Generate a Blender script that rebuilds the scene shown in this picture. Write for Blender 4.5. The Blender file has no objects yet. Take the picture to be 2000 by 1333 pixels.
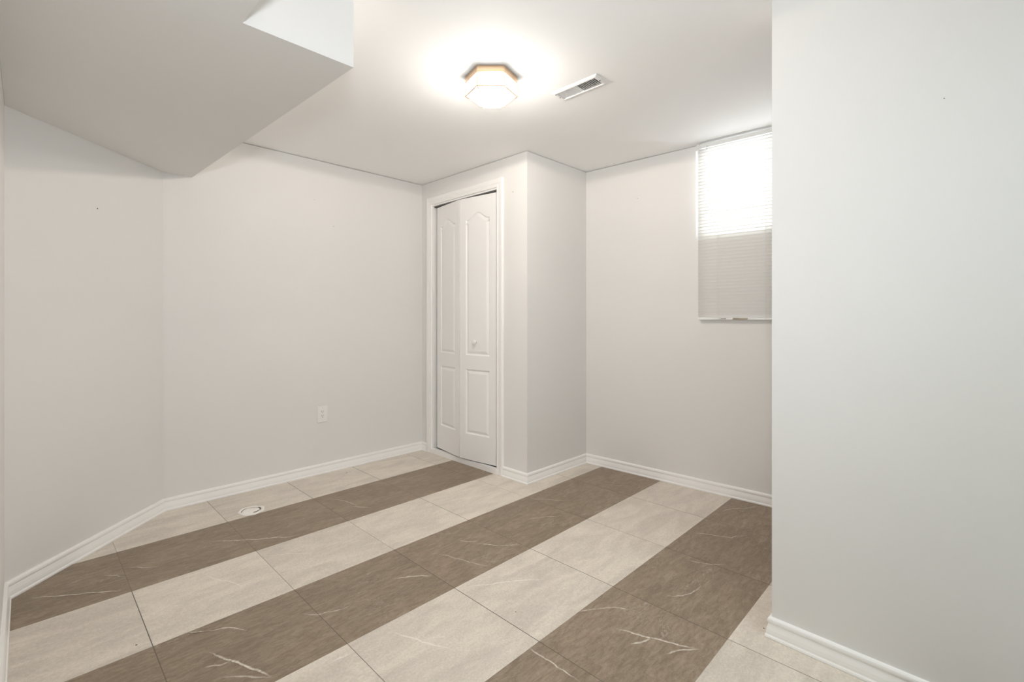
import bpy, bmesh, math, random
from mathutils import Vector, Matrix
random.seed(7)
S = bpy.context.scene
COL = S.collection
YAW = 0.7977
CAM_H = 1.14

# ---------------------------------------------------------------- camera
cam_data = bpy.data.cameras.new('camera')
cam_data.sensor_width = 36.0
cam_data.lens = 36.0 * 926.4 / 2000.0
cam_data.shift_y = -46.6 / 2000.0
cam_data.clip_start = 0.02
cam = bpy.data.objects.new('camera', cam_data)
COL.objects.link(cam)
cam.location = (0, 0, CAM_H)
cam.rotation_euler = (math.pi / 2, 0, -YAW)
S.camera = cam

# ---------------------------------------------------------------- world, lights, exposure
world = bpy.data.worlds.new('world')
S.world = world
world.use_nodes = True
wbg = world.node_tree.nodes['Background']
wbg.inputs[0].default_value = (0.75, 0.85, 1.0, 1)
wbg.inputs[1].default_value = 0.3

def area_light(name, loc, target, size, size_y, power, color, spread=math.pi):
    d = bpy.data.lights.new(name, 'AREA')
    d.shape = 'RECTANGLE'
    d.size = size
    d.size_y = size_y
    d.energy = power
    d.color = color
    d.spread = spread
    o = bpy.data.objects.new(name, d)
    COL.objects.link(o)
    o.location = loc
    o.rotation_euler = (Vector(target) - Vector(loc)).to_track_quat('-Z', 'Y').to_euler()
    return o

# daylight outside the basement window
area_light('window_daylight', (3.62, 0.80, 2.10), (3.1, 0.82, 1.98), 1.3, 0.9, 92.0, (0.95, 0.95, 1.0))
# the photographer's flash beside the camera
fd = bpy.data.lights.new('camera_flash', 'SPOT')
fd.energy = 69.0
fd.color = (0.89, 0.945, 1.0)
fd.shadow_soft_size = 0.06
fd.spot_size = math.radians(130)
fd.spot_blend = 1.0
fo = bpy.data.objects.new('camera_flash', fd)
COL.objects.link(fo)
fo.location = (0.04, 0.0, 1.504)
fo.rotation_euler = Vector((0.66, 0.74, 0.09)).to_track_quat('-Z', 'Y').to_euler()
# added fill light in the unseen room behind the camera
area_light('rear_fill_light', (0.9, -1.3, 2.2), (0.9, -1.3, 0.0), 1.2, 0.6, 24.0, (0.82, 0.97, 1.0))

LAMP_POWER = 22.0
LAMP_COLOR = (1.0, 0.96, 0.92)
DOWN_POWER = 86.0
DOWN_COLOR = (1.0, 0.86, 0.765)
PANE_GLOW = 1.6

S.view_settings.view_transform = 'Standard'
S.view_settings.look = 'None'
S.view_settings.exposure = 0.06
S.view_settings.gamma = 1.0
S.view_settings.use_curve_mapping = False
S.cycles.use_denoising = True
S.cycles.max_bounces = 14
S.cycles.diffuse_bounces = 10
S.cycles.transmission_bounces = 10
S.cycles.caustics_reflective = False
S.cycles.caustics_refractive = False
S.cycles.sample_clamp_indirect = 0.0

# ---------------------------------------------------------------- helpers
def link(name, bm, mats, parent=None, smooth=False):
    me = bpy.data.meshes.new(name)
    bmesh.ops.recalc_face_normals(bm, faces=bm.faces)
    bm.to_mesh(me)
    bm.free()
    for m in (mats if isinstance(mats, (list, tuple)) else [mats]):
        me.materials.append(m)
    if smooth:
        for p in me.polygons:
            p.use_smooth = True
    o = bpy.data.objects.new(name, me)
    COL.objects.link(o)
    if parent is not None:
        o.parent = parent
    return o

def tag(o, label=None, cat=None, group=None, kind=None):
    if label: o['label'] = label
    if cat: o['category'] = cat
    if group: o['group'] = group
    if kind: o['kind'] = kind
    return o

def empty(name, loc, rot=(0, 0, 0)):
    o = bpy.data.objects.new(name, None)
    COL.objects.link(o)
    o.location = loc
    o.rotation_euler = rot
    o.empty_display_size = 0.05
    return o

def box(bm, x0, x1, y0, y1, z0, z1, mi=0, bevel=0.0, seg=1):
    vs = [bm.verts.new(p) for p in ((x0, y0, z0), (x1, y0, z0), (x1, y1, z0), (x0, y1, z0),
                                    (x0, y0, z1), (x1, y0, z1), (x1, y1, z1), (x0, y1, z1))]
    fs = [bm.faces.new([vs[i] for i in f]) for f in ((3, 2, 1, 0), (4, 5, 6, 7), (0, 1, 5, 4), (1, 2, 6, 5), (2, 3, 7, 6), (3, 0, 4, 7))]
    for f in fs: f.material_index = mi
    if bevel:
        es = list({e for f in fs for e in f.edges})
        bmesh.ops.bevel(bm, geom=es, offset=bevel, segments=seg, affect='EDGES', clamp_overlap=True)
    return vs

def prism(bm, poly, z0, z1, mi=0):
    a = [bm.verts.new((x, y, z0)) for x, y in poly]
    b = [bm.verts.new((x, y, z1)) for x, y in poly]
    n = len(poly)
    fs = [bm.faces.new(a[::-1]), bm.faces.new(b)]
    for i in range(n):
        fs.append(bm.faces.new((a[i], a[(i + 1) % n], b[(i + 1) % n], b[i])))
    for f in fs: f.material_index = mi

def loft(bm, rings, cap=True, mi=0, closed=True):
    rv = [[bm.verts.new(p) for p in r] for r in rings]
    n = len(rings[0])
    for a, b in zip(rv[:-1], rv[1:]):
        for i in range(n if closed else n - 1):
            f = bm.faces.new((a[i], a[(i + 1) % n], b[(i + 1) % n], b[i]))
            f.material_index = mi
    if cap:
        bm.faces.new(rv[0][::-1]).material_index = mi
        bm.faces.new(rv[-1]).material_index = mi
    return rv

def bar(bm, a, b, r, n=6, mi=0):
    a = Vector(a); b = Vector(b)
    d = (b - a).normalized()
    u = d.orthogonal().normalized()
    v = d.cross(u)
    ring = lambda c: [c + (u * math.cos(t) + v * math.sin(t)) * r for t in [2 * math.pi * i / n for i in range(n)]]
    loft(bm, [ring(a), ring(b)], mi=mi)

def disc(bm, c, r, axis, thick, n=16, mi=0):
    c = Vector(c); axis = Vector(axis).normalized()
    bar(bm, c, c + axis * thick, r, n, mi)

# ---------------------------------------------------------------- materials
def mat(name, color, rough=0.5, spec=0.5, metal=0.0, bump=0.0, bump_scale=300.0, emis=None, emis_s=0.0, var=0.0):
    m = bpy.data.materials.new(name)
    m.use_nodes = True
    nt = m.node_tree
    b = nt.nodes['Principled BSDF']
    b.inputs['Base Color'].default_value = (*color, 1)
    b.inputs['Roughness'].default_value = rough
    b.inputs['Specular IOR Level'].default_value = spec
    b.inputs['Metallic'].default_value = metal
    tc = nt.nodes.new('ShaderNodeTexCoord')
    if bump:
        n = nt.nodes.new('ShaderNodeTexNoise')
        n.inputs['Scale'].default_value = bump_scale
        n.inputs['Detail'].default_value = 3
        nt.links.new(tc.outputs['Object'], n.inputs['Vector'])
        bp = nt.nodes.new('ShaderNodeBump')
        bp.inputs['Strength'].default_value = bump
        bp.inputs['Distance'].default_value = 0.001
        nt.links.new(n.outputs['Fac'], bp.inputs['Height'])
        nt.links.new(bp.outputs['Normal'], b.inputs['Normal'])
    if var:
        n2 = nt.nodes.new('ShaderNodeTexNoise')
        n2.inputs['Scale'].default_value = 1.7
        n2.inputs['Detail'].default_value = 4
        nt.links.new(tc.outputs['Object'], n2.inputs['Vector'])
        r = nt.nodes.new('ShaderNodeMapRange')
        r.inputs['To Min'].default_value = 1.0 - var
        r.inputs['To Max'].default_value = 1.0 + var
        nt.links.new(n2.outputs['Fac'], r.inputs['Value'])
        mx = nt.nodes.new('ShaderNodeVectorMath')
        mx.operation = 'SCALE'
        mx.inputs[0].default_value = color
        nt.links.new(r.outputs['Result'], mx.inputs['Scale'])
        nt.links.new(mx.outputs['Vector'], b.inputs['Base Color'])
    if emis:
        b.inputs['Emission Color'].default_value = (*emis, 1)
        b.inputs['Emission Strength'].default_value = emis_s
    return m

M = {}
M['wall'] = mat('wall_paint', (0.758, 0.752, 0.742), 0.55, 0.35, bump=0.12, bump_scale=420, var=0.012)
M['ceiling'] = mat('ceiling_paint', (0.93, 0.928, 0.925), 0.75, 0.25, bump=0.1, bump_scale=350, var=0.01)
M['trim'] = mat('white_semigloss_paint', (0.88, 0.873, 0.865), 0.32, 0.5, bump=0.05, bump_scale=120)
M['door'] = mat('white_door_paint', (0.85, 0.845, 0.84), 0.4, 0.45, bump=0.06, bump_scale=500)
M['plastic'] = mat('white_plastic', (0.84, 0.83, 0.82), 0.35, 0.5, bump=0.02, bump_scale=100)
M['dark'] = mat('dark_slot', (0.02, 0.018, 0.016), 0.8, 0.1, bump=0.02)
M['duct'] = mat('dark_duct_metal', (0.05, 0.048, 0.045), 0.6, 0.3, bump=0.05)
M['vent'] = mat('white_enamel', (0.84, 0.83, 0.82), 0.35, 0.5, bump=0.03, bump_scale=150)
M['brass'] = mat('polished_brass', (0.86, 0.62, 0.42), 0.22, 0.5, metal=1.0, bump=0.02, bump_scale=80)
M['plaster'] = mat('white_filler', (0.88, 0.85, 0.80), 0.85, 0.2, bump=0.8, bump_scale=160, var=0.08)
M['vinyl'] = mat('white_vinyl', (0.82, 0.83, 0.82), 0.4, 0.5, bump=0.02, bump_scale=90)
M['hole'] = mat('nail_hole_dark', (0.16, 0.13, 0.11), 0.9, 0.1, bump=0.1)  # flat dark tone for nail holes, cap crack and floor specks
M['cord'] = mat('white_cord', (0.74, 0.73, 0.71), 0.7, 0.2, bump=0.3, bump_scale=900)
M['label'] = mat('tan_label_paper', (0.42, 0.36, 0.28), 0.7, 0.2, bump=0.02)
M['label_dark'] = mat('label_black_ink', (0.03, 0.028, 0.025), 0.7, 0.2, bump=0.02)
M['track'] = mat('dark_closet_track', (0.10, 0.095, 0.09), 0.6, 0.3, bump=0.05)

def lit_glass_material():
    # frosted glass lit by the bulb inside: glows, and lets part of the bulb's light through
    m = bpy.data.materials.new('lit_frosted_glass')
    m.use_nodes = True
    nt = m.node_tree
    nt.nodes.remove(nt.nodes['Principled BSDF'])
    tc = nt.nodes.new('ShaderNodeTexCoord')
    n = nt.nodes.new('ShaderNodeTexNoise')
    n.inputs['Scale'].default_value = 26.0
    nt.links.new(tc.outputs['Object'], n.inputs['Vector'])
    r = nt.nodes.new('ShaderNodeMapRange')
    r.inputs['From Min'].default_value = 0.3
    r.inputs['From Max'].default_value = 0.7
    r.inputs['To Min'].default_value = PANE_GLOW * 0.85
    r.inputs['To Max'].default_value = PANE_GLOW * 1.15
    nt.links.new(n.outputs['Fac'], r.inputs['Value'])
    e = nt.nodes.new('ShaderNodeEmission')
    e.inputs['Color'].default_value = (1.0, 0.97, 0.93, 1)
    nt.links.new(r.outputs['Result'], e.inputs['Strength'])
    t = nt.nodes.new('ShaderNodeBsdfTransparent')
    t.inputs['Color'].default_value = (0.62, 0.62, 0.61, 1)
    x = nt.nodes.new('ShaderNodeAddShader')
    nt.links.new(e.outputs[0], x.inputs[0])
    nt.links.new(t.outputs[0], x.inputs[1])
    nt.links.new(x.outputs[0], nt.nodes['Material Output'].inputs['Surface'])
    return m
M['lit_glass'] = lit_glass_material()

def slat_material():
    m = bpy.data.materials.new('white_translucent_slat')
    m.use_nodes = True
    nt = m.node_tree
    nt.nodes.remove(nt.nodes['Principled BSDF'])
    out = nt.nodes['Material Output']
    d = nt.nodes.new('ShaderNodeBsdfPrincipled')
    d.inputs['Base Color'].default_value = (0.92, 0.91, 0.90, 1)
    d.inputs['Roughness'].default_value = 0.45
    t = nt.nodes.new('ShaderNodeBsdfTranslucent')
    t.inputs['Color'].default_value = (0.9, 0.92, 0.9, 1)
    n = nt.nodes.new('ShaderNodeTexNoise')
    n.inputs['Scale'].default_value = 60.0
    bp = nt.nodes.new('ShaderNodeBump')
    bp.inputs['Strength'].default_value = 0.03
    nt.links.new(n.outputs['Fac'], bp.inputs['Height'])
    nt.links.new(bp.outputs['Normal'], d.inputs['Normal'])
    x = nt.nodes.new('ShaderNodeMixShader')
    x.inputs[0].default_value = 0.26
    nt.links.new(d.outputs[0], x.inputs[1])
    nt.links.new(t.outputs[0], x.inputs[2])
    nt.links.new(x.outputs[0], out.inputs['Surface'])
    return m
M['slat'] = slat_material()

def pane_material():
    m = bpy.data.materials.new('window_glass')
    m.use_nodes = True
    nt = m.node_tree
    nt.nodes.remove(nt.nodes['Principled BSDF'])
    t = nt.nodes.new('ShaderNodeBsdfTransparent')
    t.inputs['Color'].default_value = (0.95, 0.97, 0.96, 1)
    g = nt.nodes.new('ShaderNodeBsdfGlossy')
    g.inputs['Roughness'].default_value = 0.02
    f = nt.nodes.new('ShaderNodeFresnel')
    f.inputs['IOR'].default_value = 1.45
    x = nt.nodes.new('ShaderNodeMixShader')
    nt.links.new(f.outputs[0], x.inputs[0])
    nt.links.new(t.outputs[0], x.inputs[1])
    nt.links.new(g.outputs[0], x.inputs[2])
    nt.links.new(x.outputs[0], nt.nodes['Material Output'].inputs['Surface'])
    return m
M['pane'] = pane_material()

# ---- floor: square tiles laid in alternating light and dark rows
TU, TV, U0, V0 = 0.47584, 0.46991, 0.30712, 0.15584
VEINS = [
  (1.00,0.0030,[(0.650,2.786),(0.732,2.712),(0.832,2.631),(0.943,2.550),(1.029,2.528)]),
  (0.60,0.0025,[(1.330,2.893),(1.383,2.782),(1.410,2.654)]),
  (0.80,0.0030,[(1.371,2.681),(1.437,2.592)]),
  (0.45,0.0040,[(0.787,2.432),(0.892,2.359),(0.984,2.286)]),
  (0.60,0.0040,[(0.554,2.444),(0.581,2.358),(0.613,2.302),(0.645,2.206)]),
  (1.00,0.0030,[(1.117,1.813),(1.176,1.776),(1.251,1.706)]),
  (0.60,0.0025,[(1.367,1.872),(1.433,1.721),(1.492,1.574)]),
  (0.70,0.0025,[(1.536,1.893),(1.609,1.803)]),
  (0.80,0.0025,[(1.570,1.805),(1.642,1.701),(1.733,1.620)]),
  (0.50,0.0030,[(0.739,1.855),(0.786,1.798),(0.840,1.774),(0.921,1.766)]),
  (0.80,0.0035,[(1.260,1.540),(1.327,1.526),(1.413,1.464),(1.508,1.397),(1.591,1.328)]),
  (0.80,0.0035,[(0.922,1.517),(0.946,1.454),(0.971,1.390),(0.994,1.337),(1.020,1.274)]),
  (0.50,0.0040,[(0.971,1.390),(1.009,1.381),(1.053,1.344)]),
  (1.00,0.0040,[(0.435,1.866),(0.461,1.798),(0.476,1.763),(0.501,1.703),(0.526,1.646),(0.544,1.590)]),
  (0.70,0.0035,[(0.476,1.763),(0.447,1.766),(0.406,1.792)]),
  (0.50,0.0040,[(0.431,1.706),(0.487,1.655),(0.549,1.585)]),
  (0.70,0.0030,[(0.453,1.998),(0.505,1.970),(0.536,1.937),(0.561,1.895)]),
  (0.70,0.0040,[(0.701,1.518),(0.733,1.519),(0.778,1.514)]),
  (0.80,0.0030,[(1.212,1.099),(1.209,1.045),(1.207,0.973),(1.209,0.884)]),
  (0.70,0.0030,[(1.481,1.098),(1.533,1.072),(1.611,1.011)]),
  (0.60,0.0030,[(1.551,1.059),(1.618,1.006),(1.646,0.961)]),
  (1.00,0.0040,[(1.507,0.937),(1.528,0.879),(1.551,0.822),(1.572,0.768),(1.594,0.715),(1.612,0.674)]),
  (0.80,0.0040,[(1.551,0.822),(1.517,0.831),(1.471,0.859)]),
  (0.70,0.0035,[(1.507,0.749),(1.560,0.724),(1.612,0.674)]),
  (0.70,0.0025,[(1.819,0.911),(1.874,0.855),(1.931,0.836),(2.007,0.832)]),
  (0.80,0.0025,[(2.461,1.066),(2.508,0.975),(2.541,0.899),(2.577,0.890),(2.647,0.840)]),
  (0.80,0.0025,[(2.826,1.059),(2.890,1.053),(2.969,1.001),(3.082,0.930)]),
  (0.70,0.0025,[(2.165,0.971),(2.177,0.918),(2.212,0.860),(2.256,0.821)]),
  (0.60,0.0025,[(2.196,2.006),(2.276,1.916),(2.372,1.786)]),
  (0.50,0.0030,[(1.957,1.813),(2.058,1.759),(2.154,1.684)]),
  (0.70,0.0025,[(2.774,1.753),(2.844,1.661)]),
  (0.40,0.0025,[(2.799,1.838),(2.828,1.759)]),
  (1.00,0.0030,[(0.009,2.745),(0.064,2.702),(0.126,2.655),(0.194,2.610),(0.265,2.549),(0.306,2.548)]),
  (0.70,0.0025,[(0.314,2.767),(0.372,2.703),(0.426,2.662)]),
  (0.60,0.0025,[(0.227,2.756),(0.308,2.664)]),
  (0.70,0.0030,[(0.409,2.034),(0.452,1.997)]),
]


def floor_material():
    m = bpy.data.materials.new('striped_stone_tile')
    m.use_nodes = True
    nt = m.node_tree
    N, L = nt.nodes, nt.links
    b = N['Principled BSDF']
    def math_(op, a, b_=None, c=None, clamp=False):
        n = N.new('ShaderNodeMath'); n.operation = op; n.use_clamp = clamp
        for i, v in enumerate((a, b_, c)):
            if v is None: continue
            if isinstance(v, (int, float)): n.inputs[i].default_value = v
            else: L.new(v, n.inputs[i])
        return n.outputs[0]
    def smap(v, a, b_, c=0.0, d=1.0, smooth=True):
        n = N.new('ShaderNodeMapRange')
        n.interpolation_type = 'SMOOTHSTEP' if smooth else 'LINEAR'
        L.new(v, n.inputs['Value'])
        for k, x in zip(('From Min', 'From Max', 'To Min', 'To Max'), (a, b_, c, d)): n.inputs[k].default_value = x
        return n.outputs['Result']
    def mixc(f, a, b_, mode='MIX'):
        n = N.new('ShaderNodeMix'); n.data_type = 'RGBA'; n.blend_type = mode
        if isinstance(f, (int, float)): n.inputs[0].default_value = f
        else: L.new(f, n.inputs[0])
        for i, v in ((6, a), (7, b_)):
            if isinstance(v, tuple): n.inputs[i].default_value = (*v, 1)
            else: L.new(v, n.inputs[i])
        return n.outputs[2]
    def vmath(op, a, b_=None, scale=None):
        n = N.new('ShaderNodeVectorMath'); n.operation = op
        for i, v in enumerate((a, b_)):
            if v is None: continue
            if isinstance(v, tuple): n.inputs[i].default_value = v
            else: L.new(v, n.inputs[i])
        if scale is not None: n.inputs['Scale'].default_value = scale
        return n.outputs[0]
    geo = N.new('ShaderNodeTexCoord').outputs['Object']
    sep = N.new('ShaderNodeSeparateXYZ'); L.new(geo, sep.inputs[0])
    tu = math_('DIVIDE', math_('SUBTRACT', sep.outputs[0], U0), TU)
    tv = math_('DIVIDE', math_('SUBTRACT', sep.outputs[1], V0), TV)
    iu, iv = math_('FLOOR', tu), math_('FLOOR', tv)
    fu = math_('FRACT', tu)
    fv = math_('FRACT', tv)
    dark = math_('FLOORED_MODULO', iv, 2.0)
    cmb = N.new('ShaderNodeCombineXYZ'); L.new(iu, cmb.inputs[0]); L.new(iv, cmb.inputs[1])
    wn = N.new('ShaderNodeTexWhiteNoise'); wn.noise_dimensions = '3D'; L.new(cmb.outputs[0], wn.inputs['Vector'])
    rnd, rcol = wn.outputs['Value'], wn.outputs['Color']
    # per tile texture coordinates
    off = vmath('ADD', geo, vmath('SCALE', rcol, scale=13.0))
    def noise(vec, scale, detail=4, rough=0.6, dist=0.0):
        n = N.new('ShaderNodeTexNoise')
        n.inputs['Scale'].default_value = scale; n.inputs['Detail'].default_value = detail
        n.inputs['Roughness'].default_value = rough; n.inputs['Distortion'].default_value = dist
        L.new(vec, n.inputs['Vector']); return n.outputs['Fac']
    stretch = N.new('ShaderNodeMapping'); L.new(off, stretch.inputs['Vector'])
    stretch.inputs['Rotation'].default_value = (0, 0, 0.62)
    stretch.inputs['Scale'].default_value = (1.0, 3.4, 1.0)
    grain = noise(stretch.outputs[0], 18.0, 8, 0.7, 0.6)
    speck = noise(off, 130.0, 4, 0.7)
    cloud = noise(stretch.outputs[0], 3.2, 4, 0.55, 0.8)
    light = mixc(smap(grain, 0.3, 0.72), (0.62, 0.56, 0.49), (0.685, 0.627, 0.555))
    darkc = mixc(smap(grain, 0.3, 0.72), (0.200, 0.146, 0.100), (0.325, 0.256, 0.188))
    base = mixc(dark, light, darkc)
    k = math_('MULTIPLY', smap(cloud, 0.3, 0.7, 0.90, 1.09), smap(speck, 0.3, 0.7, 0.91, 1.09))
    k = math_('MULTIPLY', k, smap(rnd, 0, 1, 0.96, 1.04, False))
    kc = N.new('ShaderNodeCombineColor')
    for i in range(3): L.new(k, kc.inputs[i])
    base = mixc(1.0, base, kc.outputs[0], 'MULTIPLY')
    # thin background veins
    vn = noise(stretch.outputs[0], 2.6, 6, 0.62, 0.4)
    thin = smap(math_('ABSOLUTE', math_('SUBTRACT', vn, 0.5)), 0.0, 0.006, 1.0, 0.0)
    mask = smap(noise(off, 3.5, 2, 0.5), 0.50, 0.66)
    thin = math_('MULTIPLY', math_('MULTIPLY', thin, mask), 0.30)
    att = N.new('ShaderNodeAttribute'); att.attribute_name = 'vein'
    brk = smap(noise(geo, 55.0, 4, 0.6), 0.3, 0.62, 0.35, 1.0)
    vein = math_('MAXIMUM', math_('MULTIPLY', att.outputs['Fac'], brk), thin, clamp=True)
    veinc = mixc(dark, (0.84, 0.80, 0.73), (0.74, 0.68, 0.60))
    base = mixc(vein, base, veinc)
    # open joints across the rows, closed joints between the rows
    ju = math_('MULTIPLY', math_('MINIMUM', fu, math_('SUBTRACT', 1.0, fu)), TU)
    jn = N.new('ShaderNodeTexWhiteNoise'); jn.noise_dimensions = '2D'
    jc = N.new('ShaderNodeCombineXYZ'); L.new(math_('ROUND', tu), jc.inputs[0]); L.new(iv, jc.inputs[1]); L.new(jc.outputs[0], jn.inputs['Vector'])
    jw = smap(jn.outputs['Value'], 0, 1, 0.35, 0.95, False)
    joint = math_('MULTIPLY', smap(ju, 0.0008, 0.0021, 1.0, 0.0), jw)
    jv = math_('MULTIPLY', math_('MINIMUM', fv, math_('SUBTRACT', 1.0, fv)), TV)
    joint2 = math_('MULTIPLY', smap(jv, 0.0004, 0.0014, 1.0, 0.0), 0.25)
    joint = math_('MAXIMUM', joint, joint2)
    base = mixc(joint, base, (0.055, 0.045, 0.035))
    L.new(base, b.inputs['Base Color'])
    L.new(smap(grain, 0.3, 0.7, 0.38, 0.50), b.inputs['Roughness'])
    b.inputs['Specular IOR Level'].default_value = 0.5
    bp = N.new('ShaderNodeBump'); bp.inputs['Strength'].default_value = 0.25; bp.inputs['Distance'].default_value = 0.0015
    hh = math_('SUBTRACT', math_('MULTIPLY', grain, 0.5), joint)
    L.new(hh, bp.inputs['Height']); L.new(bp.outputs['Normal'], b.inputs['Normal'])
    return m
M['floor'] = floor_material()

# ---------------------------------------------------------------- room plan (inner faces of the walls)
HC = 2.28                       # ceiling height
GAP = 0.0035                    # cracked joint between wall board and ceiling
P0 = (-0.06, -3.2)
P1 = (-0.06, 2.790)
P2 = (0.565, 3.416)
P3 = (2.384, 3.409)
P4 = (2.393, 2.191)
P5 = (3.070, 2.183)
SL = 0.0465
WE = Vector((SL, -1.0)).normalized()          # along the window wall, to the right
WN = Vector((-1.0, -SL)).normalized()         # out of the window wall into the room
P6 = (P5[0] + SL * 2.75, P5[1] - 2.75)
P7 = (1.858, 0.518)
P8 = (1.858 - 0.026 * 3.72, -3.2)

def slab(name, a, b, t, z0, z1, label, ext_a=0.0, ext_b=0.0, m='wall'):
    """wall board with its room face from a to b; the room lies to the right of a->b"""
    a = Vector(a); b = Vector(b)
    d = (b - a).normalized()
    n = Vector((-d.y, d.x))
    A = a - d * ext_a; B = b + d * ext_b
    bm = bmesh.new()
    prism(bm, [A, B, B + n * t, A + n * t], z0, z1)
    return tag(link(name, bm, M[m]), label, 'wall', kind='structure')

def seg_wall(name, a, b, label, t=0.1, **k):
    return slab(name, a, b, t, 0.0, HC - GAP, label, **k)

# floor and ceiling
bm = bmesh.new(); box(bm, -0.3, 3.5, -3.5, 3.8, -0.1, 0.0)
lay = bm.verts.layers.float.new('vein')
vr = random.Random(11)
for vi_, (st, w, pts) in enumerate(VEINS):
    # jagged hairline following the measured course of the vein
    q = [Vector(p) for p in pts]
    for lev in range(4):
        nq = [q[0]]
        for a, b in zip(q[:-1], q[1:]):
            d = b - a
            if d.length > 0.012:
                m_ = (a + b) / 2 + Vector((-d.y, d.x)) * vr.uniform(-0.07, 0.07)
                nq.append(m_)
            nq.append(b)
        q = nq
    prev = None
    n = len(q)
    for i, p in enumerate(q):
        d = (q[min(n - 1, i + 1)] - q[max(0, i - 1)]).normalized()
        nn = Vector((-d.y, d.x))
        t = i / (n - 1)
        env = min(1.0, 4.0 * t + 0.1, 4.0 * (1 - t) + 0.1)
        ww = w * vr.uniform(0.85, 1.5) * (0.6 + 0.5 * env)
        row = []
        for k, f in ((-1, 0), (-0.3, 1), (0.3, 1), (1, 0)):
            v = bm.verts.new((p.x + nn.x * ww * k, p.y + nn.y * ww * k, 0.00010 + 0.00002 * vi_))
            v[lay] = f * min(1.0, st * env * 1.05)
            row.append(v)
        if prev:
            for k in range(3):
                fc = bm.faces.new((prev[k], prev[k + 1], row[k + 1], row[k]))
        prev = row
tag(link('floor', bm, M['floor']), 'tiled floor in alternating beige and brown rows with white veins', 'floor', kind='structure')

VENT_C, VENT_L, VENT_W = Vector((1.9175, 1.4055)), 0.245, 0.080
bm = bmesh.new()
vx0, vx1 = VENT_C.x - VENT_W / 2, VENT_C.x + VENT_W / 2
vy0, vy1 = VENT_C.y - VENT_L / 2, VENT_C.y + VENT_L / 2
box(bm, -0.3, vx0, -3.5, 3.8, HC, HC + 0.15)
box(bm, vx1, 3.5, -3.5, 3.8, HC, HC + 0.15)
box(bm, vx0, vx1, -3.5, vy0, HC, HC + 0.15)
box(bm, vx0, vx1, vy1, 3.8, HC, HC + 0.15)
bmesh.ops.remove_doubles(bm, verts=bm.verts, dist=1e-5)
tag(link('ceiling', bm, M['ceiling']), 'flat white painted ceiling over the room', 'ceiling', kind='structure')

# walls
seg_wall('wall_left', P0, P1, 'narrow sliver of pale wall at the left picture edge', ext_b=0.06)
w_ang = seg_wall('wall_corner', P1, P2, 'pale angled wall under the soffit, left of the wide wall')
w_far = seg_wall('wall_far', P2, P3, 'wide pale wall with the power outlet', ext_b=0.9)
seg_wall('wall_rear', (2.0, -3.2), (-0.06, -3.2), 'pale wall at the rear of the room behind the camera', ext_a=0.2, ext_b=0.15)

# closet front with the door opening
OPV0, OPV1, OPZ = 2.476, 3.268, 2.082
du34 = (P4[0] - P3[0]) / (P4[1] - P3[1])
cu = lambda v: P3[0] + du34 * (v - P3[1])
bm = bmesh.new()
for v0, v1, z0, z1 in ((P4[1], OPV0, 0, HC - GAP), (OPV1, P3[1], 0, HC - GAP), (OPV0, OPV1, OPZ, HC - GAP)):
    prism(bm, [(cu(v0), v0), (cu(v1), v1), (cu(v1) + 0.1, v1), (cu(v0) + 0.1, v0)], z0, z1)
bmesh.ops.remove_doubles(bm, verts=bm.verts, dist=1e-5)
w_cf = tag(link('wall_closet', bm, M['wall']), 'narrow pale wall around the bifold closet door', 'wall', kind='structure')
bm = bmesh.new()
prism(bm, [(P4[0] + 0.1, P4[1]), P5, (P5[0], P5[1] + 0.1), (P4[0] + 0.1, P4[1] + 0.1)], 0, HC - GAP)
tag(link('wall_recess', bm, M['wall']), 'pale side wall of the closet between door wall and window wall', 'wall', kind='structure')

# window wall with the window opening; s runs along the wall from the closet to the right
def wp(s, off=0.0):
    p = Vector(P5) + WE * s + WN * off
    return (p.x, p.y)
WS0, WS1, WZ0, WZ1 = 0.857, 1.80, 1.652, 2.245
bm = bmesh.new()
for s0, s1, z0, z1 in ((-1.4, WS0, 0, HC - GAP), (WS1, 2.753, 0, HC - GAP), (WS0, WS1, 0, WZ0), (WS0, WS1, WZ1, HC - GAP)):
    prism(bm, [wp(s0), wp(s1), wp(s1, -0.16), wp(s0, -0.16)], z0, z1)
bmesh.ops.remove_doubles(bm, verts=bm.verts, dist=1e-5)
w_win = tag(link('wall_window', bm, M['wall']), 'pale wall holding the window and its blind', 'wall', kind='structure')

# right wall with its free end, and the nook behind it
bm = bmesh.new()
d78 = (Vector(P8) - Vector(P7)).normalized()
n78 = Vector((-d78.y, d78.x))
q = [Vector(P7), Vector(P8), Vector(P8) + n78 * 0.13, Vector(P7) + n78 * 0.13]
prism(bm, q, 0, HC - GAP)
w_right = tag(link('wall_right', bm, M['wall']), 'tall plain pale wall filling the right side', 'wall', kind='structure')
seg_wall('wall_nook', P6, (1.9, P6[1]), 'pale end wall of the nook behind the right wall', ext_a=0.1)

# dropped soffit under the stairs
ZS = 1.992
bm = bmesh.new()
e = 0.0005
prism(bm, [(-0.06 + e, -3.19), (0.4377, -3.19), (0.4377, 1.5166), (0.7804, 1.5166), (0.7065, 3.416 - e), (0.565 + e, 3.416 - e), (-0.06 + e, 2.790 - e)][::-1], ZS, HC)  # unseen run behind the camera lengthened to cut bounce onto the underside
tag(link('ceiling_soffit', bm, M['wall']), 'low stepped grey soffit box at the upper left', 'soffit', kind='structure')

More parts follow.
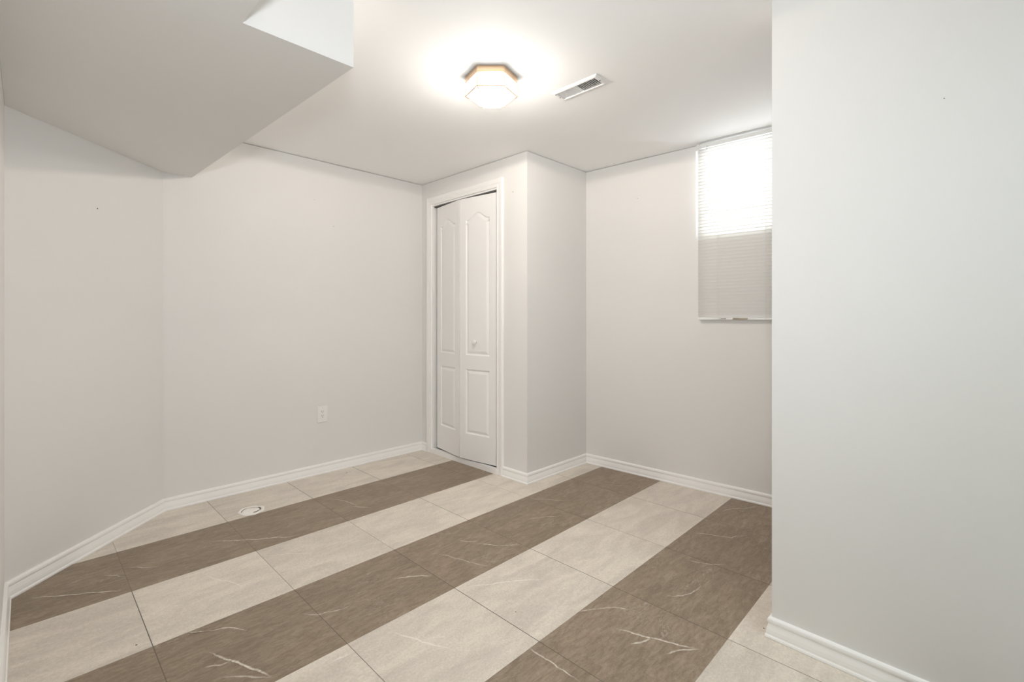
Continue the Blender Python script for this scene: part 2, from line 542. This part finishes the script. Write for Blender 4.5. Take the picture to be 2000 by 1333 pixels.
# ---------------------------------------------------------------- baseboards
PROFILE = [(0.0, 0.0), (0.0185, 0.0), (0.0195, 0.004), (0.0185, 0.009), (0.0160, 0.0115), (0.0150, 0.0135), (0.0152, 0.020), (0.0140, 0.030), (0.0115, 0.040),
           (0.0095, 0.0475), (0.0088, 0.0500), (0.0105, 0.0525), (0.0120, 0.0560), (0.0122, 0.0610), (0.0108, 0.0665), (0.0075, 0.0705), (0.0, 0.0720)]
def baseboard(name, a, b, label, mit_a=None, mit_b=None, z=0.0):
    """room to the right of a->b; mit_a / mit_b: direction of the neighbouring wall run for a mitred joint"""
    a = Vector(a); b = Vector(b); d = (b - a).normalized(); n = Vector((d.y, -d.x))
    def cut(p, dn, first):
        if dn is None: return n
        n2 = Vector((dn.y, -dn.x))
        m = (n + n2).normalized()
        return m / m.dot(n)
    ma, mb = cut(a, mit_a, True), cut(b, mit_b, False)
    nseg = max(1, int((b - a).length / 0.12))
    rings = []
    for i in range(nseg + 1):
        t = i / nseg
        m = ma if i == 0 else mb if i == nseg else n
        w = 1.0 if i in (0, nseg) else 1.0 + random.uniform(-0.02, 0.02)
        p = a.lerp(b, t)
        rings.append([Vector((p.x + m.x * o * w, p.y + m.y * o * w, z + h)) for o, h in PROFILE])
    bm = bmesh.new(); loft(bm, rings)
    return tag(link(name, bm, M['trim']), label, 'baseboard', kind='structure')
D = lambda a, b: (Vector(b) - Vector(a)).normalized()
baseboard('baseboard_left', P0, P1, 'white baseboard along the sliver of wall at the left edge', None, D(P1, P2))
baseboard('baseboard_corner', P1, P2, 'white baseboard along the angled wall', D(P0, P1), D(P2, P3))
baseboard('baseboard_far', P2, P3, 'white baseboard along the wide wall below the outlet', D(P1, P2), D(P3, P4))
CASW = 0.064
CAS_L0, CAS_R0 = OPV1 + CASW - 0.002, OPV0 - CASW + 0.004
baseboard('baseboard_closet', (cu(CAS_L0), CAS_L0)[:2] and P3, (cu(CAS_L0), CAS_L0), 'tiny piece of white baseboard between wide wall and door casing', D(P2, P3), None)
baseboard('baseboard_jamb', (cu(CAS_R0), CAS_R0), P4, 'short white baseboard between door casing and closet corner', None, D(P4, P5))
baseboard('baseboard_recess', P4, P5, 'white baseboard along the closet side wall', D(P3, P4), D(P5, P6))
baseboard('baseboard_window', P5, P6, 'white baseboard under the window and blind', D(P4, P5), None)
PE = Vector(P7) + n78 * 0.13
baseboard('baseboard_right', P7, P8, 'thick white baseboard along the plain right wall', D(PE, P7), None)
baseboard('baseboard_end', PE, P7, 'white baseboard wrapped round the end of the right wall', None, D(P7, P8))

# ---------------------------------------------------------------- door casing, threshold, bifold door
CP = [(0.0, 0.0), (0.0, 0.010), (0.004, 0.0125), (0.014, 0.0135), (0.018, 0.0105), (0.024, 0.0105), (0.030, 0.0145), (0.050, 0.0165), (0.058, 0.0165), (0.062, 0.0135), (CASW, 0.0)]
def casing_run(bm, pts):
    """pts: list of (v, z, dv, dz) corner points on the inner edge with outward mitre"""
    rings = [[(cu(v + dv * o) - h - 0.0002, v + dv * o, z + dz * o) for o, h in CP] for v, z, dv, dz in pts]
    loft(bm, rings)
bm = bmesh.new()
casing_run(bm, [(OPV1 - 0.004, 0.001, 1, 0), (OPV1 - 0.004, OPZ, 1, 1), (OPV0 + 0.004, OPZ, -1, 1), (OPV0 + 0.004, 0.001, -1, 0)])
casing = tag(link('trim_1', bm, M['trim']), 'white moulded casing around the closet door', 'door casing', kind='structure')
bm = bmesh.new()
JT = 0.012
for v0, v1, z0, z1 in ((OPV1 - JT, OPV1 - 0.0005, 0.0, OPZ - 0.0005), (OPV0 + 0.0005, OPV0 + JT, 0.0, OPZ - 0.0005), (OPV0 + JT, OPV1 - JT, OPZ - JT, OPZ - 0.0005)):
    prism(bm, [(cu(v0) - 0.002, v0), (cu(v1) - 0.002, v1), (cu(v1) + 0.1, v1), (cu(v0) + 0.1, v0)], z0, z1)
link('jamb', bm, M['trim'], casing)
bm = bmesh.new()
t0, t1 = OPV0 - 0.001, OPV1 + 0.001
for (a0, a1, uo0, uo1, z0, z1) in ((t0, t1, -0.0175, -0.0025, 0.001, 0.040), (OPV0 + JT + 0.001, OPV1 - JT - 0.001, -0.0025, 0.014, 0.0, 0.040)):
    prism(bm, [(cu(a0) + uo0, a0), (cu(a1) + uo0, a1), (cu(a1) + uo1, a1), (cu(a0) + uo1, a0)], z0, z1)
tag(link('trim_2', bm, M['trim']), 'white painted threshold board under the bifold door', 'threshold', kind='structure')

LW, LZ0, LZ1, LT = 0.358, 0.050, 2.054, 0.030
def offset_poly(pts, d):
    n = len(pts); out = []
    for i in range(n):
        p0, p1, p2 = Vector(pts[i - 1]), Vector(pts[i]), Vector(pts[(i + 1) % n])
        a = (p1 - p0).normalized(); b = (p2 - p1).normalized()
        na, nb = Vector((-a.y, a.x)), Vector((-b.y, b.x))
        m = (na + nb).normalized()
        out.append(p1 + m * (d / max(0.35, m.dot(na))))
    return out
def panel_outline(x0, x1, z0, z1, arch):
    pts = [(x0, z0), (x1, z0), (x1, z1)]
    if arch:
        n = 22; cx = (x0 + x1) / 2; hw = (x1 - x0) / 2
        for i in range(1, 2 * n):
            t = 1 - i / n
            k = (1 - abs(t) - 0.10) / 0.88
            k = min(1, max(0, k)); f = k * k * (3 - 2 * k)
            pts.append((cx + t * hw, z1 + arch * f))
    pts.append((x0, z1))
    return pts                                   # counter-clockwise
def make_leaf(parent, loc, ang):
    """leaf in local x (left to right, 0..LW), y = depth (front at 0, back at +LT), z up"""
    bm = bmesh.new()
    outer = [(0, LZ0), (LW, LZ0), (LW, LZ1), (0, LZ1)]
    panels = [panel_outline(0.060, 0.298, 0.246, 0.742, 0), panel_outline(0.060, 0.298, 0.848, 1.886, 0.050)]
    V = lambda p, y: bm.verts.new((p[0], y, p[1]))
    ov = [V(p, 0) for p in outer]
    edges = [bm.edges.new((ov[i], ov[(i + 1) % 4])) for i in range(4)]
    prof = [(0.003, 0.0015), (0.008, 0.0075), (0.013, 0.0085), (0.030, 0.0018), (0.033, 0.0012)]
    for pl in panels:
        v0 = [V(p, 0) for p in pl]
        n = len(v0)
        edges += [bm.edges.new((v0[i], v0[(i + 1) % n])) for i in range(n)]
        prev = v0
        for off, dep in prof:
            cur = [V(p, dep) for p in offset_poly(pl, off)]
            for i in range(n):
                bm.faces.new((prev[i], prev[(i + 1) % n], cur[(i + 1) % n], cur[i]))
            prev = cur
        bm.faces.new(prev)
    bmesh.ops.triangle_fill(bm, edges=edges, use_beauty=True, use_dissolve=False)
    bv = [V(p, LT) for p in outer]
    for i in range(4):
        bm.faces.new((ov[i], bv[i], bv[(i + 1) % 4], ov[(i + 1) % 4]))
    bm.faces.new(bv[::-1])
    o = link('door_leaf', bm, M['door'], parent)
    o.location = loc
    o.rotation_euler = (0, 0, ang)
    return o

DA, DM, DB = Vector((2.408, 3.226)), Vector((2.353, 2.8655)), Vector((2.404, 2.487))
door = tag(empty('door_1', (2.405, 2.857, 0.0)), 'white two-leaf bifold closet door with arched raised panels, slightly ajar', 'door', kind='structure')
dl = DM - DA; dr = DB - DM
base = Vector((2.405, 2.857))
for k, (p, d) in enumerate(((DA, dl), (DM + dr.normalized() * 0.004, dr))):
    lf = make_leaf(door, (p.x - base.x, p.y - base.y, 0), math.atan2(d.y, d.x))
    if k == 1:
        bm = bmesh.new()
        prof = [(0.0085, 0.001), (0.0080, -0.010), (0.0090, -0.014), (0.0150, -0.018), (0.0175, -0.022), (0.0172, -0.026), (0.0140, -0.0295), (0.0070, -0.0285), (0.0, -0.0275)]
        n = 28
        rings = [[(0.164 + r * math.cos(2 * math.pi * i / n), y + 0.0012, 0.951 + r * math.sin(2 * math.pi * i / n)) for i in range(n)] for r, y in prof[:-1]]
        loft(bm, rings)
        kb = link('knob', bm, M['plastic'], lf, smooth=True)
        kb['label'] = 'round white door knob'
bm = bmesh.new()
box(bm, -0.004, 0.026, -0.375, 0.397, OPZ - JT - 0.0105, OPZ - JT - 0.0005)
tr = link('track', bm, M['track'], door)
tr['label'] = 'dark metal head track'
bm = bmesh.new()
for p in (DA, DB):
    pass
bar(bm, (DA.x - base.x + 0.018, DA.y - base.y - 0.03, LZ1 - 0.002), (DA.x - base.x + 0.018, DA.y - base.y - 0.03, OPZ - JT - 0.008), 0.004, 8)
bar(bm, (DB.x - base.x + 0.018, DB.y - base.y + 0.03, LZ1 - 0.002), (DB.x - base.x + 0.018, DB.y - base.y + 0.03, OPZ - JT - 0.008), 0.004, 8)
bar(bm, (DA.x - base.x + 0.018, DA.y - base.y - 0.03, 0.034), (DA.x - base.x + 0.018, DA.y - base.y - 0.03, LZ0 + 0.002), 0.004, 8)
link('pivot_pin', bm, M['duct'], door)

# ---------------------------------------------------------------- window and blind (local frame: x along wall, y into the room, z up)
WANG = math.atan2(WE.y, WE.x)
def wall_root(name, s, z=0.0):
    p = wp(s)
    # local x = along WE, local y = outwards (left of WE) so the room is at negative y
    return empty(name, (p[0], p[1], z), (0, 0, WANG))
win = tag(wall_root('window_1', WS0), 'small daylit basement window high on the wall behind the blind', 'window', kind='structure')
WW = WS1 - WS0
bm = bmesh.new()
fr = 0.03
g_ = 0.0008
box(bm, g_, fr, 0.03, 0.10, WZ0 + g_, WZ1 - g_); box(bm, WW - fr, WW - g_, 0.03, 0.10, WZ0 + g_, WZ1 - g_)
box(bm, fr, WW - fr, 0.03, 0.10, WZ0 + g_, WZ0 + fr); box(bm, fr, WW - fr, 0.03, 0.10, WZ1 - fr, WZ1 - g_)
box(bm, WW / 2 - 0.02, WW / 2 + 0.02, 0.04, 0.09, WZ0 + fr, WZ1 - fr)
link('window_frame', bm, M['vinyl'], win)
bm = bmesh.new()
box(bm, fr, WW / 2 - 0.02, 0.062, 0.068, WZ0 + fr, WZ1 - fr); box(bm, WW / 2 + 0.02, WW - fr, 0.062, 0.068, WZ0 + fr, WZ1 - fr)
link('pane', bm, M['pane'], win)

BL_S = 0.882
BLW, BZ0, BZT = 0.96, 1.127, 2.266
blind = tag(wall_root('venetian_blind', BL_S), 'closed white mini venetian blind hanging over the window, upper half glowing with daylight', 'blind')
bm = bmesh.new()
box(bm, 0.003, BLW, -0.040, -0.012, BZT - 0.026, BZT, bevel=0.002)
link('headrail', bm, M['vinyl'], blind)
bm = bmesh.new()
box(bm, -0.004, 0.014, -0.044, -0.0008, BZT - 0.030, BZT + 0.003, bevel=0.0015)
link('mounting_bracket', bm, M['vinyl'], blind)
bm = bmesh.new()
NS = 52
z_top, z_bot = BZT - 0.040, BZ0 + 0.022
tilt = math.radians(-66)
for k in range(NS):
    zc = z_top + (z_bot - z_top) * k / (NS - 1)
    sag = random.uniform(-0.0006, 0.0006)
    prof = []
    for j in range(5):
        t = (j / 4 - 0.5)
        w = 0.0252 * t
        crown = 0.0022 * (1 - 4 * t * t)
        # local slat section: along (cos,sin) in y-z; room edge (-y) hangs lower
        y = w * math.cos(tilt) - crown * math.sin(tilt)
        z = w * math.sin(tilt) + crown * math.cos(tilt)
        prof.append((y - 0.026, z + zc))
    th = 0.0003
    ny, nz = -math.sin(tilt) * th, math.cos(tilt) * th
    sec = prof + [(y - ny, z - nz) for y, z in reversed(prof)]
    rings = [[(x, y, z + sag * math.sin(x * 6)) for y, z in sec] for x in (0.0, 0.12, 0.3, 0.6, BLW - 0.002)]
    loft(bm, rings)
link('slats', bm, M['slat'], blind, smooth=True)
bm = bmesh.new()
box(bm, 0.0, BLW - 0.002, -0.037, -0.015, BZ0 - 0.004, BZ0 + 0.011, bevel=0.003, seg=2)
rail = link('bottom_rail', bm, M['vinyl'], blind)
for x in (0.012, 0.404, 0.13):
    bm = bmesh.new()
    disc(bm, (x, -0.0372, BZ0 + 0.002), 0.0028, (0, -1, 0), 0.0012, 10)
    link('cord_button', bm, M['cord'], rail)
bm = bmesh.new()
box(bm, 0.142, 0.212, -0.0376, -0.0371, BZ0 - 0.001, BZ0 + 0.0085, 0)
for z in (0.0018, 0.0050):
    for x in (0.146, 0.153, 0.159, 0.166, 0.172):
        box(bm, x, x + random.uniform(0.004, 0.006), -0.0380, -0.0376, BZ0 + z - 0.0014, BZ0 + z + 0.0012, 1)
bmesh.ops.create_cone(bm, cap_ends=True, segments=3, radius1=0.0035, radius2=0.0035, depth=0.0005,
                      matrix=Matrix.Translation((0.1385, -0.0374, BZ0 + 0.0035)) @ Matrix.Rotation(math.pi / 2, 4, 'X'))
for f in bm.faces:
    c = f.calc_center_median()
    if c.x < 0.1419: f.material_index = 1
lb = link('warning_label', bm, [M['plastic'], M['label_dark']], rail)
lb['label'] = 'small sticker with black warning print'
bm = bmesh.new()
box(bm, 0.218, 0.305, -0.0376, -0.0371, BZ0 - 0.002, BZ0 + 0.0085, 0)
for z in (-0.0005, 0.0025, 0.0055):
    box(bm, 0.222, 0.222 + random.uniform(0.025, 0.034), -0.0379, -0.0376, BZ0 + z, BZ0 + z + 0.0008, 1)
lb2 = link('product_label', bm, [M['label'], M['label_dark']], rail)
lb2['label'] = 'faded tan paper strip'
for x in (0.128, 0.405, 0.79):
    bm = bmesh.new()
    for dx, r in ((0.0, 0.0007), (0.007, 0.0005)):
        bar(bm, (x + dx, -0.0392, BZT - 0.03), (x + dx, -0.0392, BZ0 + 0.005), r, 5)
    link('ladder_cord', bm, M['cord'], blind)
bm = bmesh.new()
bar(bm, (0.062, -0.046, BZT - 0.020), (0.062, -0.046, BZT - 0.044), 0.0022, 8)
bar(bm, (0.062, -0.036, BZT - 0.016), (0.062, -0.046, BZT - 0.020), 0.0022, 8)
link('tilt_hook', bm, M['cord'], blind)

# ---------------------------------------------------------------- ceiling lamp
LC = Vector((1.541, 1.640))
RAD, RB = 0.122, 0.0865
Z_BAND, Z_LOW, Z_BOT = 2.2505, 2.1865, 2.1665
lamp = tag(empty('ceiling_lamp', (LC.x, LC.y, HC)), 'lit hexagonal glass ceiling lamp with thin brass edges', 'ceiling lamp')
A0 = math.radians(15)
hexp = lambda r, z: [Vector((r * math.cos(A0 + math.radians(60) * i), r * math.sin(A0 + math.radians(60) * i), z - HC)) for i in range(6)]
bm = bmesh.new()
loft(bm, [hexp(RAD + 0.001, HC - 0.0003), hexp(RAD + 0.001, Z_BAND)])
loft(bm, [hexp(RAD - 0.004, Z_BAND + 0.001), hexp(RAD - 0.004, Z_BAND - 0.0012)], mi=1)  # black plate added inside to dim what shows through the panes
link('canopy_band', bm, [M['brass'], M['dark']], lamp)
bl = bpy.data.lights.new('lamp_bulb', 'POINT')
bl.energy = LAMP_POWER
bl.color = LAMP_COLOR
bl.shadow_soft_size = 0.07
blo = bpy.data.objects.new('lamp_bulb', bl)
COL.objects.link(blo)
blo.location = (LC.x, LC.y, 2.180)
sd = bpy.data.lights.new('lamp_fill_spot', 'SPOT')  # extra spot added inside the fixture to brighten walls and floor
sd.energy = DOWN_POWER
sd.color = DOWN_COLOR
sd.shadow_soft_size = 0.03
sd.spot_size = math.radians(180)
sd.spot_blend = 0.04
sdo = bpy.data.objects.new('lamp_fill_spot', sd)
COL.objects.link(sdo)
sdo.location = (LC.x, LC.y, 2.238)
top, low, bot = hexp(RAD, Z_BAND), hexp(RAD, Z_LOW), hexp(RB, Z_BOT)
bm = bmesh.new()
for i in range(6):
    j = (i + 1) % 6
    for a, b, r in ((top[i], top[j], 0.0022), (low[i], low[j], 0.0028), (bot[i], bot[j], 0.0018), (top[i], low[i], 0.0025), (low[i], bot[i], 0.0021)):
        bar(bm, a, b, r, 8)
    for p, r in ((low[i], 0.0032),):
        bmesh.ops.create_icosphere(bm, subdivisions=1, radius=r, matrix=Matrix.Translation(p))
link('brass_frame', bm, M['brass'], lamp)
def pane_mesh(pts, name):
    c = sum(pts, Vector()) / len(pts)
    nrm = (pts[1] - pts[0]).cross(pts[2] - pts[0]).normalized()
    ins = [p + (c - p).normalized() * 0.0008 for p in pts]
    bm = bmesh.new()
    loft(bm, [[p - nrm * 0.0006 for p in ins], [p + nrm * 0.0006 for p in ins]])
    return link(name, bm, M['lit_glass'], lamp)
for i in range(6):
    j = (i + 1) % 6
    pane_mesh([top[i], top[j], low[j], low[i]], 'side_pane')
for i in range(6):
    j = (i + 1) % 6
    pane_mesh([low[i], low[j], bot[j], bot[i]], 'sloped_pane')
pane_mesh(bot, 'bottom_pane')

# ---------------------------------------------------------------- ceiling vent
vent = tag(empty('ceiling_vent', (VENT_C.x, VENT_C.y, HC)), 'white louvred air register on the ceiling beside the lamp', 'air vent')
bm = bmesh.new()
ox, oy = 0.0565, 0.140
ix, iy = VENT_W / 2 - 0.004, VENT_L / 2 - 0.006
def ringrect(hx, hy, z): return [(-hx, -hy, z), (hx, -hy, z), (hx, hy, z), (-hx, hy, z)]
loft(bm, [ringrect(ox, oy, -0.0005), ringrect(ox - 0.001, oy - 0.001, -0.003), ringrect(ox - 0.010, oy - 0.012, -0.0085), ringrect(ix + 0.004, iy + 0.004, -0.0095), ringrect(ix, iy, -0.0075), ringrect(ix, iy, 0.012)], cap=False)
link('frame', bm, M['vent'], vent)
bm = bmesh.new()
nl = 22
for k in range(nl):
    y = -iy + 0.006 + (2 * iy - 0.012) * k / (nl - 1)
    s = 1 if k < nl // 2 else -1
    a = math.radians(32) * s
    w = 0.0062
    p0 = Vector((0, y - math.sin(a) * w, -0.0065)); p1 = Vector((0, y + math.sin(a) * w, -0.0065 + 2 * w * math.cos(a)))
    t = 0.0008
    sec = [(p0.y - t, p0.z), (p0.y + t, p0.z), (p1.y + t, p1.z), (p1.y - t, p1.z)]
    loft(bm, [[(-ix - 0.001, yy, zz) for yy, zz in sec], [(ix + 0.001, yy, zz) for yy, zz in sec]])
link('louvre', bm, M['vent'], vent)
bm = bmesh.new()
box(bm, -VENT_W / 2 + 0.0008, VENT_W / 2 - 0.0008, -VENT_L / 2 + 0.0008, VENT_L / 2 - 0.0008, 0.012, 0.12)
bm.faces.ensure_lookup_table()
bmesh.ops.delete(bm, geom=[f for f in bm.faces if all(v.co.z < 0.013 for v in f.verts)], context='FACES')
link('duct', bm, M['duct'], vent)
for x, y in ((-0.002, -oy + 0.017), (0.004, oy - 0.017), (-0.034, oy - 0.020)):
    bm = bmesh.new()
    disc(bm, (x, y, -0.0082), 0.0034, (0, 0, -1), 0.0014, 12)
    link('screw', bm, M['dark'], vent)

# ---------------------------------------------------------------- wall outlet
OX = 1.512
oy_ = P2[1] + (P3[1] - P2[1]) * (OX - P2[0]) / (P3[0] - P2[0])
outlet = tag(empty('wall_outlet', (OX, oy_, 0.431), (0, 0, math.atan2(P3[1] - P2[1], P3[0] - P2[0]))), 'white duplex power outlet low on the wide wall', 'power outlet')
bm = bmesh.new()
loft(bm, [[(-0.036, -0.0003, -0.0585), (0.036, -0.0003, -0.0585), (0.036, -0.0003, 0.0585), (-0.036, -0.0003, 0.0585)],
          [(-0.036, -0.003, -0.0585), (0.036, -0.003, -0.0585), (0.036, -0.003, 0.0585), (-0.036, -0.003, 0.0585)],
          [(-0.0335, -0.0058, -0.056), (0.0335, -0.0058, -0.056), (0.0335, -0.0058, 0.056), (-0.0335, -0.0058, 0.056)]])
link('face_plate', bm, M['plastic'], outlet)
bm = bmesh.new()
box(bm, -0.0168, 0.0168, -0.0072, -0.0050, -0.0335, 0.0335, bevel=0.001)
rec = link('receptacle', bm, M['plastic'], outlet)
bm = bmesh.new()
for zc in (0.0185, -0.0130):
    box(bm, -0.0077, -0.0053, -0.0076, -0.0068, zc - 0.0005, zc + 0.0085)
    box(bm, 0.0055, 0.0075, -0.0076, -0.0068, zc + 0.0005, zc + 0.0078)
    disc(bm, (0, -0.0068, zc - 0.0070), 0.0026, (0, -1, 0), 0.0008, 12)
link('slot', bm, M['dark'], rec)
for z in (0.0485, -0.0485):
    bm = bmesh.new()
    disc(bm, (0, -0.0054, z), 0.0030, (0, -1, 0), 0.0010, 12)
    link('screw', bm, M['cord'], outlet)

# ---------------------------------------------------------------- patched floor drain
dr_ = tag(empty('floor_drain', (0.925, 3.042, 0.0)), 'round white filler-caked drain cap set in the beige floor tile near the wide wall', 'drain cap')
n = 48
wob = [1 + 0.035 * math.sin(3 * t + 1) + 0.03 * math.sin(7 * t) + random.uniform(-0.02, 0.02) for t in [2 * math.pi * i / n for i in range(n)]]
def rg(r, z, amp=1.0, cx=0.0, cy=0.0):
    return [(cx + r * (1 + (wob[i] - 1) * amp) * math.cos(2 * math.pi * i / n), cy + r * (1 + (wob[i] - 1) * amp) * math.sin(2 * math.pi * i / n), z + random.uniform(-0.0006, 0.0006)) for i in range(n)]
bm = bmesh.new()
loft(bm, [rg(0.069, 0.0007), rg(0.068, 0.004), rg(0.064, 0.0075), rg(0.057, 0.008), rg(0.052, 0.0045, 0.6)], cap=False)
link('rim', bm, M['plaster'], dr_, smooth=True)
bm = bmesh.new()
loft(bm, [rg(0.053, 0.0015, 0.6), rg(0.045, 0.005, 0.3), rg(0.03, 0.0060, 0.3), rg(0.012, 0.0062, 0.3)])
link('cap', bm, M['plaster'], dr_, smooth=True)
bm = bmesh.new()
pr = None
for a in range(-95, 16, 10):
    t = math.radians(a)
    r = 0.047 + random.uniform(-0.003, 0.003)
    p = Vector((r * math.cos(t), r * math.sin(t), 0.0062))
    if pr is not None and a not in (-25, ): bar(bm, pr, p, 0.0016 + random.uniform(0, 0.0014), 6)
    pr = p
link('crack', bm, M['hole'], dr_)

# ---------------------------------------------------------------- nail holes and scuffs on the walls
def mark(parent, p, nrm, r):
    bm = bmesh.new()
    disc(bm, Vector(p) - Vector(nrm) * 0.0006, r, nrm, 0.0011, 10)
    o = link('nail_hole', bm, M['hole'], parent)
    o['label'] = 'small dark nail hole'
FLOOR_SPECKS = [(1.640, 3.292, 0.0040), (1.322, 1.270, 0.0022), (0.268, 2.085, 0.0028), (1.887, 0.553, 0.0025)]
floor_o = bpy.data.objects['floor']
for x, y, r in FLOOR_SPECKS:
    bm = bmesh.new()
    disc(bm, (x, y, 0.0), r, (0, 0, 1), 0.0009, 9)
    o = link('speck', bm, M['hole'], floor_o)
    o['label'] = 'tiny dark speck on the tile'
na = Vector((P2[1] - P1[1], -(P2[0] - P1[0]), 0)).normalized()
mark(w_ang, (0.2463, 3.0968, 1.676), na, 0.0032)
mark(w_far, (1.597, P2[1] + (P3[1] - P2[1]) * (1.597 - P2[0]) / (P3[0] - P2[0]), 1.815), (0, -1, 0), 0.0025)
mark(w_far, (1.455, P2[1] + (P3[1] - P2[1]) * (1.455 - P2[0]) / (P3[0] - P2[0]), 1.988), (0, -1, 0), 0.0016)
mark(w_cf, (cu(2.325), 2.325, 2.021), (-1, 0, 0), 0.0030)
p = wp(0.437)
mark(w_win, (p[0], p[1], 1.999), (WN.x, WN.y, 0), 0.0022)
mark(w_right, (P7[0] - 0.026 * 0.455, P7[1] - 0.455, 1.77), (-1, 0, 0), 0.0016)
